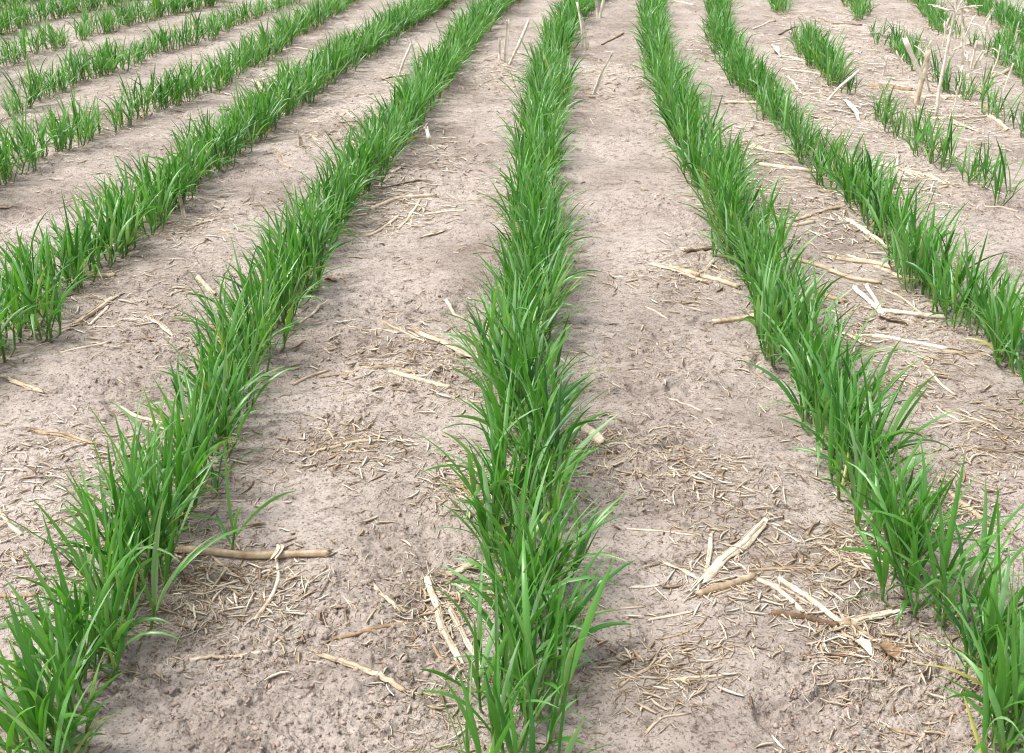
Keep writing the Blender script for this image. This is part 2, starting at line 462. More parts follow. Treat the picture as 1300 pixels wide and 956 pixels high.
class MB:
    def __init__(s): s.V, s.F, s.tone, s.al, s.ac, s.n = [], [], [], [], [], 0
    def add(s, V, Fc, tone, al, ac):
        V = np.asarray(V, float).reshape(-1, 3); k = len(V)
        s.V.append(V); s.F.append(np.asarray(Fc) + s.n); s.n += k
        s.tone.append(np.broadcast_to(np.asarray(tone, float), (k,))); s.al.append(np.ravel(al)); s.ac.append(np.ravel(ac))
    def build(s, name, origin):
        return mesh(name, np.concatenate(s.V) - np.array(origin), np.concatenate(s.F), M_STRAW,
                    dict(tone=np.clip(np.concatenate(s.tone), 0, 1), along=np.concatenate(s.al), across=np.concatenate(s.ac)))

def tube(mb, Q, L, rad, tone, r, sides=10, flat=1., ends=True, hollow=.7, rag=.25, nodes_at=()):
    """A round or flattened stalk along Q with ragged, hollow ends."""
    n = len(Q); T, Wd, N = frames(Q)
    s = np.linspace(0, 1, n)
    R = np.full(n, rad) * (1 + .10 * min(1, L / (rad * 22)) * np.interp(s * 9, np.arange(11), r.normal(0, 1, 11)))
    tn = np.full((n, sides), tone) + .05 * r.normal(0, 1, (n, 1))
    for f in nodes_at:
        g = np.exp(-((s - f) * L / (rad * .9)) ** 2); R *= 1 + .25 * g; tn -= .14 * g[:, None]
    a = np.arange(sides) / sides * 2 * math.pi
    rib = 1 + .10 * r.normal(0, 1, sides)
    def ring(i, k=1., push=None):
        p = Q[i] + (Wd[i] * np.cos(a)[:, None] + N[i] * (np.sin(a) * flat)[:, None]) * (R[i] * rib * k)[:, None]
        if push is not None: p = p + T[i] * push[:, None]
        return p
    e0, e1 = -np.abs(r.normal(0, rag, sides)) * rad * 2.2, np.abs(r.normal(0, rag, sides)) * rad * 2.2
    rings = [ring(i, 1., e0 if i == 0 else e1 if i == n - 1 else None) for i in range(n)]
    al = [np.full(sides, x * L * 10) for x in s]
    tl = [tn[i] for i in range(n)]
    if ends:
        d = rad * 1.4
        rings = [ring(0, .15, np.full(sides, d)), ring(0, hollow, e0 * .7)] + rings + [ring(n - 1, hollow, e1 * .7), ring(n - 1, .15, np.full(sides, -d))]
        al = [al[0], al[0]] + al + [al[-1], al[-1]]
        tl = [np.full(sides, tone + .12)] * 2 + tl + [np.full(sides, tone + .12)] * 2
    m = len(rings); ii = np.arange(m * sides).reshape(m, sides)
    q = np.stack([ii[:-1], np.roll(ii[:-1], -1, 1), np.roll(ii[1:], -1, 1), ii[1:]], -1).reshape(-1, 4)
    ac = np.tile(np.abs(np.linspace(-1, 1, sides, endpoint=False)), m)
    mb.add(np.concatenate(rings), q, np.concatenate(tl), np.concatenate(al), ac)

def shell(mb, Q, L, rad, tone, r, arc=2.4, taper=(.9, .85)):
    """A split half of a stalk: a curved shell with thickness, torn at its ends."""
    n = len(Q); T, Wd, N = frames(Q); m = 9
    s = np.linspace(0, 1, n)
    R = rad * (taper[0] + (1 - taper[0]) * np.minimum(1, s / .25)) * (taper[1] + (1 - taper[1]) * np.minimum(1, (1 - s) / .3))
    a = np.linspace(-arc / 2, arc / 2, m); roll = r.normal(0, .35)
    jag = np.cumsum(r.normal(0, .8, m)); jag -= jag.mean(); jag2 = np.cumsum(r.normal(0, .8, m)); jag2 -= jag2.mean()
    out = []
    for th in (1.0, .68):
        g = np.zeros((n, m, 3))
        for i in range(n):
            aa = a + roll + .15 * math.sin(i * .5)
            wob = 1 + .07 * np.sin(aa * 5 + i * .3) + .10 * np.sin(aa * 13 + 2 + .05 * i) + .04 * r.normal(0, 1, m)
            g[i] = Q[i] + Wd[i] * (np.sin(aa) * R[i] * th * wob)[:, None] + N[i] * ((np.cos(aa) * .62 - .25) * R[i] * th * wob)[:, None]
        g[0] += T[0] * (jag * rad)[:, None]; g[1] += T[1] * (jag * rad * .5)[:, None]
        g[-1] += T[-1] * (jag2 * rad * 1.5)[:, None]; g[-2] += T[-2] * (jag2 * rad * .7)[:, None]
        out.append(g)
    ring = np.concatenate([out[0], out[1][:, ::-1]], 1)                 # closed section
    k = 2 * m; ii = np.arange(n * k).reshape(n, k)
    q = np.stack([ii[:-1], np.roll(ii[:-1], -1, 1), np.roll(ii[1:], -1, 1), ii[1:]], -1).reshape(-1, 4)
    e = np.arange(m - 1)
    caps = [np.stack([ii[x][e], ii[x][e + 1], ii[x][k - 2 - e], ii[x][k - 1 - e]], -1) for x in (0, -1)]
    tn = np.concatenate([np.full(m, tone), np.full(m, tone + .1)])[None] + .05 * r.normal(0, 1, (n, 1))
    mb.add(ring, np.concatenate([q, *caps]), tn.ravel(), np.repeat(s * L * 10, k), np.tile(np.r_[np.linspace(0, 1, m), np.linspace(0, 1, m)], n))

def fibres(mb, p, T, rad, tone, r, n, length):
    for _ in range(n):
        d = T + r.normal(0, .35, 3); d[2] = abs(d[2]) * .25
        q0 = p + r.normal(0, rad * .6, 3) * np.array([1, 1, .3]); l = length * r.uniform(.25, .7)
        Q, L = curve([q0 - d * l * .3, q0 + d * l * .4, q0 + d * l + r.normal(0, .15 * l, 3) * np.array([1, 1, .3])], 6)
        tube(mb, Q, L, rad * r.uniform(.08, .2), tone + r.normal(0, .06), r, 4, .6, False)

def dry_leaf(mb, Q, L, width, tone, r):
    n = len(Q); T, Wd, N = frames(Q); s = np.linspace(0, 1, n)
    w = width * np.clip(np.sin(np.pi * (s * .9 + .07)), .1, 1) ** .6
    c = np.linspace(-1, 1, 5)
    tw = np.cumsum(r.normal(0, .16, n))
    g = np.zeros((n, 5, 3))
    for i in range(n):
        dirw = Wd[i] * math.cos(tw[i]) + N[i] * abs(math.sin(tw[i])); up = N[i]
        g[i] = Q[i] + dirw * (c * w[i])[:, None] + up * ((c ** 2) * w[i] * .5 + r.normal(0, .06, 5) * w[i])[:, None]
    ii = np.arange(n * 5).reshape(n, 5)
    f = np.stack([ii[:-1, :-1], ii[:-1, 1:], ii[1:, 1:], ii[1:, :-1]], -1).reshape(-1, 4)
    mb.add(g, f, tone + .05 * np.repeat(r.normal(0, 1, n), 5), np.repeat(s * L * 10, 5), np.tile(c, n))

NAMES = {'S': ('corn_stalk', 'corn stalk'), 'H': ('split_stalk', 'stalk piece'), 'T': ('straw', 'straw'), 'L': ('dry_leaf', 'dry leaf'), 'D': ('stubble_stem', 'stubble')}

def residue(kind, pts, th, tone, label, seed, nodes_at=(), lift=0.):
    r = np.random.default_rng(seed)
    name, cat = NAMES[kind]
    mid = pts[len(pts) // 2]
    sc = scale_at(*pts[0]) if kind == 'D' else scale_at(*mid)
    rad = th * sc * .5 * {'H': .8, 'S': .88, 'T': .8, 'L': 1., 'D': 1.0}[kind]
    tone = tone - (.10 if kind in 'HS' and tone > .6 else 0) + (.14 if kind == 'D' else 0)
    mb = MB()
    if kind == 'D':                                                      # standing: base on the ground, top straight above it or leaning in its own plane
        bx, by = at(*pts[0]); bz = float(Hsoil(bx, by))
        W = [(bx, by, bz - .02)]
        for k, p in enumerate(pts[1:]):
            dx, dy, dz = ray(*p)
            yy = by + r.uniform(-.15, .15) * .1
            t = yy / dy; W.append((dx * t, yy, H0 + dz * t))
        Q, L = curve(W, 14)
        if th > 4: shell(mb, Q, L, rad, tone, r, 2.8)
        else: tube(mb, Q, L, rad, tone, r, 8, .8, True, .6, .5)
        fibres(mb, Q[-1], (Q[-1] - Q[-2]) / np.linalg.norm(Q[-1] - Q[-2]), rad, tone, r, 2, rad * 5)
        origin = (bx, by, bz)
    else:
        W = np.array([at(*p) for p in pts])
        n = 26 if kind in 'SH' else 16
        Q2, L = curve(W, n)
        w = noise(Q2[:, 0], Q2[:, 1], 16., seed) * .0035 * min(1, L / .12)
        dd = np.array([-(Q2[-1] - Q2[0])[1], (Q2[-1] - Q2[0])[0]]); dd /= np.linalg.norm(dd) + 1e-9
        Q2 = Q2 + dd * w[:, None]
        Q = np.c_[Q2, spine_z(Q2, rad, lift)]
        if kind == 'S':
            tube(mb, Q, L, rad, tone, r, 14, .9, True, .72, .3, nodes_at)
            for e, s_ in ((0, -1), (-1, 1)):
                tt = (Q[-1] - Q[0]) / L * s_; fibres(mb, Q[e], tt, rad, tone + .1, r, 3, rad * 4)
        elif kind == 'H':
            shell(mb, Q, L, rad, tone, r)
            T_, W_, N_ = frames(Q)
            for _ in range(4):                                           # splinters lifting along its length
                i0 = r.integers(0, 14); i1 = min(26, i0 + r.integers(7, 14)); u_ = r.uniform(-.85, .85)
                S_ = Q[i0:i1] + W_[i0:i1] * rad * u_ + N_[i0:i1] * rad * (.42 - .3 * u_ * u_)
                tube(mb, S_, L * (i1 - i0) / 26, rad * r.uniform(.07, .15), tone - r.uniform(.05, .4), r, 5, .7, False)
            for e, s_ in ((0, -1), (-1, 1)):
                tt = (Q[-1] - Q[0]) / L * s_; fibres(mb, Q[e], tt, rad, tone, r, 5, rad * 5)
        elif kind == 'L': dry_leaf(mb, Q, L, rad, tone, r)
        else: tube(mb, Q, L, rad, tone, r, 7, .65, True, .6, .6)
        origin = tuple(Q[n // 2])
    o = link(name, mb.build(name, origin), origin)
    return tag(o, label, cat)

# kind, photo points of its ends, thickness there, tone (0 brown .. 1 bleached), what it is
DEBRIS = [
 ('T',[(208,693),(228,695),(250,698)],4,.7,'thin pale straw at the left tip of the long brown corn stalk'),
 ('T',[(352,700),(353,727),(341,755),(324,777)],7,.9,'curved pale straw hanging from the joint of the long brown corn stalk'),
 ('T',[(236,741),(272,718)],4,.6,'straight straw lying in front of the long brown corn stalk near the front left row'),
 ('T',[(262,745),(284,734)],3,.7,'stubby straw beside the straight straw in front of the brown stalk'),
 ('T',[(304,705),(312,722),(318,738)],2.5,.8,'hair thin straw leaning off the middle of the long brown stalk'),
 ('H',[(404,821),(450,838),(514,867)],12,.72,'pale split stalk slanting down at the front edge left of the middle row'),
 ('S',[(422,797),(470,792),(525,783)],6,.38,'thin dark brown stalk pointing at the foot of the middle row'),
 ('T',[(240,827),(300,818),(340,817)],6,.72,'flat pale straw near the front edge beside the front left row'),
 ('H',[(544,733),(560,785),(583,828)],14,.92,'broad white split stalk at the left foot of the middle row'),
 ('H',[(568,765),(592,800),(614,838)],13,.9,'white split stalk half under the middle row blades'),
 ('H',[(474,740),(490,758),(504,772)],8,.85,'short white splinter left of the white split stalks'),
 ('H',[(580,624),(604,620)],13,.75,'stubby pale stalk end poking from the left side of the middle row'),
 ('H',[(566,724),(596,718)],16,.8,'thick pale stump piece under the middle row blades'),
 ('T',[(797,670),(838,676),(882,685)],4,.78,'long thin straw on open soil above the bleached stalk heap'),
 ('T',[(707,781),(760,773),(818,764)],4,.66,'thin straw running out of the middle row toward the bleached heap'),
 ('T',[(791,866),(820,846),(850,825)],6,.6,'slanting straw at the front edge right of the middle row'),
 ('T',[(784,856),(830,856),(882,860)],4,.66,'level thin straw at the front edge right of the middle row'),
 ('T',[(850,858),(884,856),(918,857)],5,.74,'pale flat straw at the front edge below the bleached heap'),
 ('H',[(529,416),(572,436),(618,456)],13,.78,'thick pale split stalk pointing into the middle row'),
 ('S',[(474,465),(500,463),(528,469)],7,.5,'tan jointed stalk stub below the thick split stalk'),
 ('S',[(494,469),(530,478),(570,490)],6,.84,'pale bent straw stalk running toward the middle row below the thick split stalk'),
 ('T',[(438,460),(462,463),(484,463)],6,.68,'pale flat straw at the left end of the tan stub'),
 ('T',[(485,405),(506,415),(530,425)],5,.6,'thin tan stalk touching the thick split stalk'),
 ('T',[(565,384),(578,394),(590,402)],5,.8,'short pale straw above the thick split stalk beside the middle row'),
 ('T',[(443,415),(480,414),(507,418)],4,.7,'thin straw lying level beyond the left end of the thick split stalk'),
 ('T',[(394,578),(440,568),(486,562)],6,.66,'long straw on the soil right of the front left row'),
 ('T',[(420,585),(450,575),(478,572)],4,.5,'brown straw under the long straw right of the front left row'),
 ('S',[(739,550),(752,562),(764,573)],14,.86,'thick pale stalk stub sticking out right of the middle row'),
 ('H',[(827,340),(850,346),(890,356)],10,.82,'broad pale stalk lying left of the first right row'),
 ('S',[(850,345),(890,352),(937,363)],8,.72,'jointed pale stalk running into the first right row'),
 ('H',[(889,351),(896,342),(904,333)],8,.9,'upturned white splinter beside the jointed pale stalk'),
 ('S',[(870,325),(886,318),(904,314)],7,.2,'short dark stalk at the edge of the first right row'),
 ('S',[(906,405),(934,402),(964,400)],8,.74,'tan stalk end poking from the left of the first right row'),
 ('T',[(820,386),(834,392),(848,400)],3.5,.75,'tiny pale straw on open soil between the middle and first right rows'),
 ('S',[(966,294),(1000,292),(1031,289)],6,.78,'pale straight straw at the right foot of the first right row'),
 ('S',[(1076,284),(1112,302),(1134,315),(1150,328)],8,.95,'bright white bent stalk leaning into the second right row'),
 ('S',[(986,324),(1044,336),(1086,350),(1118,354)],8,.6,'long tan stalk crossing the strip between the first and second right rows'),
 ('S',[(1052,324),(1100,329),(1152,343)],8,.74,'pale stalk ending at the second right row above the long tan stalk'),
 ('T',[(1078,320),(1095,326),(1112,330)],6,.9,'white straw lying on top of the pale stalk at the second right row'),
 ('S',[(1112,336),(1134,343),(1156,352)],6,.86,'short white stalk under the end of the pale stalk'),
 ('S',[(1008,360),(1040,367),(1072,376)],8,.48,'brown weathered stalk right of the first right row'),
 ('T',[(1011,378),(1020,362),(1031,346)],4,.85,'white straw leaning across the brown weathered stalk'),
 ('T',[(1123,360),(1146,374),(1174,393)],4,.8,'thin pale straw above the forked white stalk'),
 ('L',[(1115,400),(1130,408),(1153,411)],9,.42,'crumpled brown husk under the forked white stalk'),
 ('H',[(1062,418),(1080,424),(1094,434)],12,.85,'knobbly pale husk at the right foot of the first right row'),
 ('S',[(1090,423),(1134,428),(1166,440),(1200,449)],6.5,.95,'long bright white wavy stalk below the forked stalk'),
 ('H',[(1197,453),(1226,455),(1254,454)],9,.58,'tan flat stalk ending under the second right row'),
 ('L',[(1056,464),(1075,463),(1094,468)],9,.95,'bleached husk scrap on soil beside the first right row'),
 ('T',[(1178,477),(1192,490),(1212,502)],5,.8,'pale straw on the smooth soil right of the wavy stalk'),
 ('T',[(1198,522),(1230,534),(1264,547)],5,.62,'tan straw on the smooth soil farthest down the right strip'),
 ('T',[(1143,484),(1158,489),(1174,497)],4,.66,'short straw on the smooth soil near the first right row'),
 ('T',[(850,508),(868,513),(890,523)],4,.75,'thin straw on the soil left of the first right row halfway down'),
 ('H',[(972,668),(932,702),(889,744)],19,.97,'broad white split stalk on top of the bleached heap'),
 ('H',[(903,682),(899,708),(895,738)],9,.95,'narrow white splinter standing out of the bleached heap'),
 ('H',[(846,717),(866,727),(888,741)],12,.88,'white frayed stalk end at the left of the bleached heap'),
 ('S',[(887,759),(920,750),(956,733)],11,.55,'tan stalk at the front of the bleached heap'),
 ('T',[(938,742),(925,752),(905,760)],5,.66,'tan straw lying against the tan stalk of the heap'),
 ('T',[(940,726),(985,720),(1038,722)],5,.5,'thin brown straw reaching right from the bleached heap'),
 ('S',[(952,731),(985,745),(1006,762),(1021,779)],7,.9,'curved white stalk running down right from the bleached heap'),
 ('S',[(990,735),(1024,760),(1068,797)],8,.92,'straight white stalk running from the heap to the front right row'),
 ('T',[(975,735),(1000,748),(1030,768)],4,.7,'thin straw between the curved and straight white stalks'),
 ('S',[(981,779),(1020,786),(1062,796)],9,.14,'dark brown stalk lying below the white stalks of the heap'),
 ('S',[(1064,795),(1090,797),(1114,806)],10,.55,'tan stalk end at the foot of the front right row'),
 ('H',[(1080,793),(1105,787),(1136,783)],18,.93,'thick white stalk block under the front right row'),
 ('T',[(1053,802),(1070,806),(1092,813)],6,.6,'short tan straw in the litter at the front right row'),
 ('L',[(1086,812),(1096,822),(1104,834)],18,.9,'pale crumpled husk in the litter at the front right row'),
 ('L',[(1116,822),(1128,832),(1138,842)],26,.33,'rusty brown dry leaf at the foot of the front right row'),
 ('T',[(1039,690),(1064,706),(1090,727)],5,.6,'tan straw at the left foot of the front right row'),
 ('T',[(848,677),(868,680),(890,685)],4,.5,'brown thin straw above the left end of the bleached heap'),
 ('S',[(1194,622),(1220,638),(1246,658)],9,.7,'pale stalk on the soil beyond the front right row'),
 ('T',[(1196,601),(1230,608),(1266,618)],4,.6,'thin straw above the pale stalk beyond the front right row'),
 ('H',[(92,416),(120,400),(146,383)],12,.8,'pale split stalk lying right of the second left row'),
 ('T',[(114,415),(126,404),(138,393)],5,.85,'white straw beside the pale split stalk near the second left row'),
 ('S',[(106,353),(126,354),(146,357)],8,.66,'tan stalk end poking from the right of the second left row'),
 ('S',[(252,356),(262,367),(274,381)],7,.74,'pale stalk slanting into the first left row'),
 ('H',[(191,409),(205,415),(220,425)],11,.95,'white stalk chip on the soil left of the first left row'),
 ('H',[(13,487),(32,496),(53,506)],11,.74,'pale stalk on the soil at the left edge of the picture'),
 ('T',[(155,518),(180,530),(209,544)],7,.72,'straw running under the first left row'),
 ('T',[(372,478),(392,466),(416,458)],6,.62,'tan straw poking from the right of the first left row'),
 ('T',[(406,466),(428,462),(452,461)],5,.5,'brown thin straw right of the first left row'),
 ('H',[(46,557),(82,560),(120,570)],11,.62,'tan flat stalk in the straw litter left of the first left row'),
 ('T',[(380,405),(398,392),(416,379)],5,.85,'white straw slanting up right of the first left row'),
 ('T',[(79,456),(108,447),(140,437)],6,.8,'white weathered straw on the soil between the first and second left rows'),
 ('L',[(410,352),(418,353),(428,355)],10,.35,'brown curled leaf scrap right of the first left row'),
 ('T',[(0,650),(14,668),(28,684)],7,.75,'pale straw slanting through the litter at the left edge'),
 ('T',[(0,756),(22,758),(44,756)],8,.45,'brown flat straw at the left edge beside the front left row'),
 ('S',[(470,267),(505,255),(552,252)],6.5,.86,'pale long stalk between the first left row and the middle row far up'),
 ('H',[(484,243),(508,240),(538,236)],8,.84,'pale flat stalk above the pale long stalk'),
 ('T',[(466,295),(485,286),(507,273)],6,.76,'slanting straw below the pale long stalk'),
 ('T',[(505,289),(520,274),(533,258)],5,.8,'thin straw crossing the end of the slanting straw'),
 ('T',[(543,272),(564,271),(590,270)],5,.84,'pale level straw left of the middle row far up'),
 ('H',[(536,300),(548,297),(562,293)],8,.9,'white stalk chip left of the middle row below the pale level straw'),
 ('H',[(490,226),(500,221),(511,217)],8,.9,'white torn stalk at the right edge of the first left row'),
 ('D',[(641,82),(643,54),(645,27)],5,.93,'tall white stubble stem standing left of the middle row'),
 ('D',[(634,80),(634,66),(634,51)],3.5,.9,'short white stubble stem left of the tall white one'),
 ('D',[(643,83),(658,58),(671,27)],3.5,.88,'thin white stubble stem leaning right against the middle row'),
 ('D',[(748,61),(742,36),(737,20)],4.5,.9,'white stubble stem leaning left at the far right of the middle row'),
 ('D',[(740,62),(739,38),(733,4)],3,.88,'thin tall white stubble stem rising from the far middle row'),
 ('D',[(759,22),(758,10),(756,-2)],4,.9,'white stubble stem at the top edge right of the middle row'),
 ('D',[(760,22),(764,10),(767,-2)],3.5,.85,'leaning stubble stem paired at the top edge right of the middle row'),
 ('D',[(752,115),(764,95),(776,73)],5,.8,'pale stalk leaning up right out of a straw patch'),
 ('T',[(699,112),(724,112),(749,110)],4,.4,'brown straw on the soil at the foot of the leaning pale stalk'),
 ('T',[(765,55),(778,51),(791,46)],4,.12,'dark twig between the middle row and first right row near the top'),
 ('D',[(548,184),(544,174),(541,162)],6.5,.97,'stubby white stem standing right of the first left row'),
 ('D',[(503,96),(512,78),(522,56)],3,.82,'thin pale stem leaning right beyond the first left row'),
 ('H',[(484,103),(502,97),(518,92)],7,.9,'white torn stalk at the foot of the thin leaning stem'),
 ('D',[(1224,84),(1223,60),(1222,35)],5,.92,'straight white stubble stem standing right of the tall branched weed'),
 ('D',[(1236,88),(1242,77),(1249,65)],5.5,.85,'torn pale stubble stem leaning right near the straight white one'),
 ('D',[(1283,63),(1287,52),(1291,39)],5,.92,'white stubble stem near the right edge by the far rows'),
 ('D',[(1248,30),(1254,22),(1260,13)],4.5,.85,'white stubble stem leaning right at the top right rows'),
 ('D',[(1044,129),(1066,110),(1089,91)],4,.88,'pale stem leaning right between the second and third right rows'),
 ('D',[(1137,240),(1138,218),(1139,193)],4.5,.98,'bright white stubble stem standing beside the second right row'),
 ('D',[(1092,210),(1092,198),(1092,182)],6,.95,'broad white stubble stem standing in the second right row'),
 ('D',[(1113,227),(1114,215),(1115,202)],7,.95,'wide white torn stem among the second right row plants'),
 ('D',[(1141,242),(1142,232),(1143,220)],3,.9,'short thin stem beside the bright white stubble stem'),
 ('H',[(1119,204),(1150,214),(1172,222)],9,.9,'white torn stalk lying right of the second right row'),
 ('S',[(1150,212),(1180,220),(1201,233)],5,.82,'curved pale straw stalk joining the white torn stalk'),
 ('S',[(1170,244),(1184,238),(1202,236)],5,.84,'pale straight stalk below the white torn stalk'),
 ('H',[(1174,144),(1205,150),(1242,164)],8,.88,'large pale split stalk lying under the tall branched weed'),
 ('S',[(1157,121),(1190,121),(1232,122)],5,.86,'long pale stalk lying behind the tall branched weed'),
 ('S',[(1205,148),(1235,150),(1262,146)],5,.84,'pale stalk crossing the large split stalk'),
 ('S',[(1256,101),(1274,94),(1286,86),(1294,90)],5,.88,'bent pale stalk by the right edge among far plants'),
 ('S',[(1256,148),(1268,155),(1280,162)],6,.88,'short pale stalk beside the far right plants'),
 ('S',[(966,208),(1000,214),(1038,215)],7,.86,'pale bent stalk left of the second right row'),
 ('S',[(952,191),(985,196),(1021,197)],4,.82,'thin pale stalk above the pale bent stalk'),
 ('S',[(921,135),(940,136),(962,137)],5,.82,'pale stalk lying left of the thin second right row near its top'),
 ('T',[(940,222),(946,213),(957,203)],5,.95,'white straw slanting right of the first right row'),
 ('S',[(1008,285),(1036,277),(1073,264)],6,.68,'tan stalk slanting up to the second right row'),
 ('T',[(1040,25),(1060,31),(1093,31)],4.5,.3,'dark straw between the far third and fourth right rows'),
 ('T',[(991,44),(1000,40),(1010,36)],4,.15,'dark twig in the gap of the third right row'),
 ('T',[(954,39),(968,34),(983,27)],4,.85,'white straw right of the far second right row'),
 ('L',[(978,58),(984,64),(990,72)],9,.97,'white curled husk in the gap beyond the second right row'),
 ('T',[(1001,99),(1006,106),(1014,114)],5,.95,'white bent straw beside the short clump of the third right row'),
 ('T',[(994,89),(1018,93),(1046,98)],5,.74,'straw lying at the foot of the third right row clump'),
 ('T',[(991,71),(1006,72),(1022,75)],5,.8,'pale straw left of the third right row clump'),
 ('S',[(1105,107),(1128,110),(1156,112)],6,.35,'dark weathered stalk left of the forked stubble'),
 ('T',[(1118,103),(1135,104),(1150,108)],4,.85,'white straw on top of the dark weathered stalk'),
 ('L',[(1071,130),(1080,138),(1090,150)],9,.95,'white torn husk beyond the second right row'),
 ('T',[(1251,265),(1270,268),(1291,273)],5,.66,'tan straw at the right edge below the last third row plant'),
 ('T',[(1178,36),(1190,31),(1201,25)],4,.76,'pale straw leaning on the far fifth right row'),
 ('T',[(1209,67),(1220,60),(1232,53)],4,.78,'pale straw between the far right stubble stems'),
 ('H',[(990,140),(1010,146),(1042,150)],8,.85,'pale flat stalk beyond the second right row'),
 ('T',[(1010,158),(1030,152),(1056,150)],4,.8,'thin pale straw crossing the pale flat stalk'),
 ('T',[(144,119),(165,119),(185,121)],4,.72,'thin straw lying in the gap of the third left row'),
 ('H',[(276,116),(284,116),(292,119)],8,.97,'white stalk chip right of the third left row'),
 ('D',[(383,186),(382,180),(381,172)],6,.95,'tiny white stub standing right of the second left row'),
 ('H',[(388,176),(396,172),(405,178)],5,.92,'white torn husk beside the tiny white stub'),
 ('H',[(322,103),(332,109),(341,114)],7,.95,'white stalk splinter between the third and second left rows'),
 ('T',[(349,66),(374,62),(400,64)],4.5,.85,'pale level straw between the far third and second left rows'),
 ('D',[(236,271),(231,260),(228,248)],6,.95,'white stubby stem standing at the foot of the second left row'),
 ('T',[(349,189),(356,200),(368,214)],4,.5,'thin brown straw right of the second left row'),
 ('H',[(-4,262),(6,261),(15,259)],8,.5,'brown stalk end at the left edge beyond the second left row'),
 ('T',[(222,287),(246,281),(272,276)],5,.7,'straw lying at the foot of the second left row'),
 ('T',[(857,-1),(868,3),(881,8)],4,.9,'white straw at the top edge right of the first right row'),
 ('H',[(432,150),(440,146),(450,152)],6,.92,'white curled stalk scrap left of the far first left row'),
]
for i_, d_ in enumerate(DEBRIS):
    residue(*d_[:5], seed=300 + i_)

# the long brown corn stalk with its joint, straw strap and frayed end
def jointed_stalk():
    r = np.random.default_rng(71)
    Q2, L = curve([at(229, 700), at(300, 702), at(352, 700), at(417, 702)], 40)
    rad = 10.5 * scale_at(320, 701) * .5
    Q = np.c_[Q2, spine_z(Q2, rad, .002)]
    mb = MB(); tube(mb, Q, L, rad, .56, r, 16, .95, True, .75, .35, (.64,))
    fibres(mb, Q[0], (Q[0] - Q[4]) / np.linalg.norm(Q[0] - Q[4]), rad, .6, r, 5, rad * 5)
    o = link('corn_stalk', mb.build('corn_stalk', tuple(Q[20])), tuple(Q[20]))
    tag(o, 'long brown corn stalk with one joint lying crosswise beside the front left row', 'corn stalk')
    mb = MB(); k = 25; a = np.linspace(0, 1, 8)
    for s_ in (-1, 1):
        q = np.array([Q[k] + np.array([.002 * s_ + .004 * math.sin(3 * t), -.012 + .026 * t, rad * (1.12 - 1.6 * (t - .45) ** 2)]) for t in a])
        dry_leaf(mb, q, .03, .0022, .85, r)
    link('leaf_sheath', mb.build('leaf_sheath', tuple(Q[20])), parent=o)['label'] = 'pale torn leaf sheath round the joint'
jointed_stalk()

def forked():
    """Lying forked white stalk: two prongs joining at a knee, then a straight run."""
    r = np.random.default_rng(72)
    kn = at(1122, 393); rad = 9 * scale_at(1122, 393) * .5
    def run(a, b, n, m):
        Q2, L = curve([at(*a), at((a[0] + b[0]) / 2 + m[0], (a[1] + b[1]) / 2 + m[1]), at(*b)], n); return np.c_[Q2, spine_z(Q2, rad, .001)], L
    Q, L = run((1118, 390), (1200, 397), 24, (0, 1)); mb = MB(); tube(mb, Q, L, rad * .8, .86, r, 12, .85, True, .7, .4, (.1,))
    og = tuple(Q[0]); o = link('corn_stalk', mb.build('corn_stalk', og), og)
    tag(o, 'forked white stalk bent at a knee between the first and second right rows', 'corn stalk')
    for a, th in (((1085, 358), 1.), ((1100, 355), .7)):
        Q, L = run(a, (1121, 393), 20, (2, 3)); mb = MB(); shell(mb, Q, L, rad * th, .95, r, 2.6)
        fibres(mb, Q[0], (Q[0] - Q[3]) / np.linalg.norm(Q[0] - Q[3]), rad, .95, r, 3, rad * 3)
        link('prong', mb.build('prong', og), parent=o)
forked()

def upright(pts, by):
    W = []
    for p in pts:
        dx, dy, dz = ray(*p); t = by / dy; W.append((dx * t, by, H0 + dz * t))
    return W

def weed():
    """Tall dead weed stem with a branched, fluffy dry head."""
    r = np.random.default_rng(73)
    bx, by = at(1189, 143); bz = float(Hsoil(bx, by)); og = (bx, by, bz); sc = scale_at(1189, 143)
    W = upright([(1189, 146), (1191, 120), (1197, 90), (1205, 50), (1213, 14)], by)
    o = tag(link('dead_weed', None, og), 'tall pale dead weed stem with a branched dry head among the right rows', 'dead weed')
    Q, L = curve(W, 24); mb = MB(); tube(mb, Q, L, 4.2 * sc * .5, .98, r, 8, .9, True, .6, .4, (.25, .5, .75))
    link('stem', mb.build('stem', og), parent=o)
    top = np.array(W[-1]); mb = MB()
    for a, b in (((-9, -10), (-18, -18)), ((-2, -16), (-6, -34)), ((8, -10), (14, -26)), ((12, -3), (24, -6)), ((-12, -2), (-20, -4)), ((6, -4), (20, 4)), ((2, -14), (3, -30))):
        P = [top, top + np.array([a[0] * sc, r.normal(0, 6) * sc, -a[1] * sc]), top + np.array([b[0] * sc, r.normal(0, 12) * sc, -b[1] * sc])]
        Q, L = curve(P, 8); tube(mb, Q, L, 2.6 * sc * .5, 1.0, r, 5, .8, False)
        fibres(mb, Q[-1], (Q[-1] - Q[-2]) / np.linalg.norm(Q[-1] - Q[-2]), 5 * sc, 1.0, r, 7, 12 * sc)
    link('seed_head', mb.build('seed_head', og), parent=o)
weed()

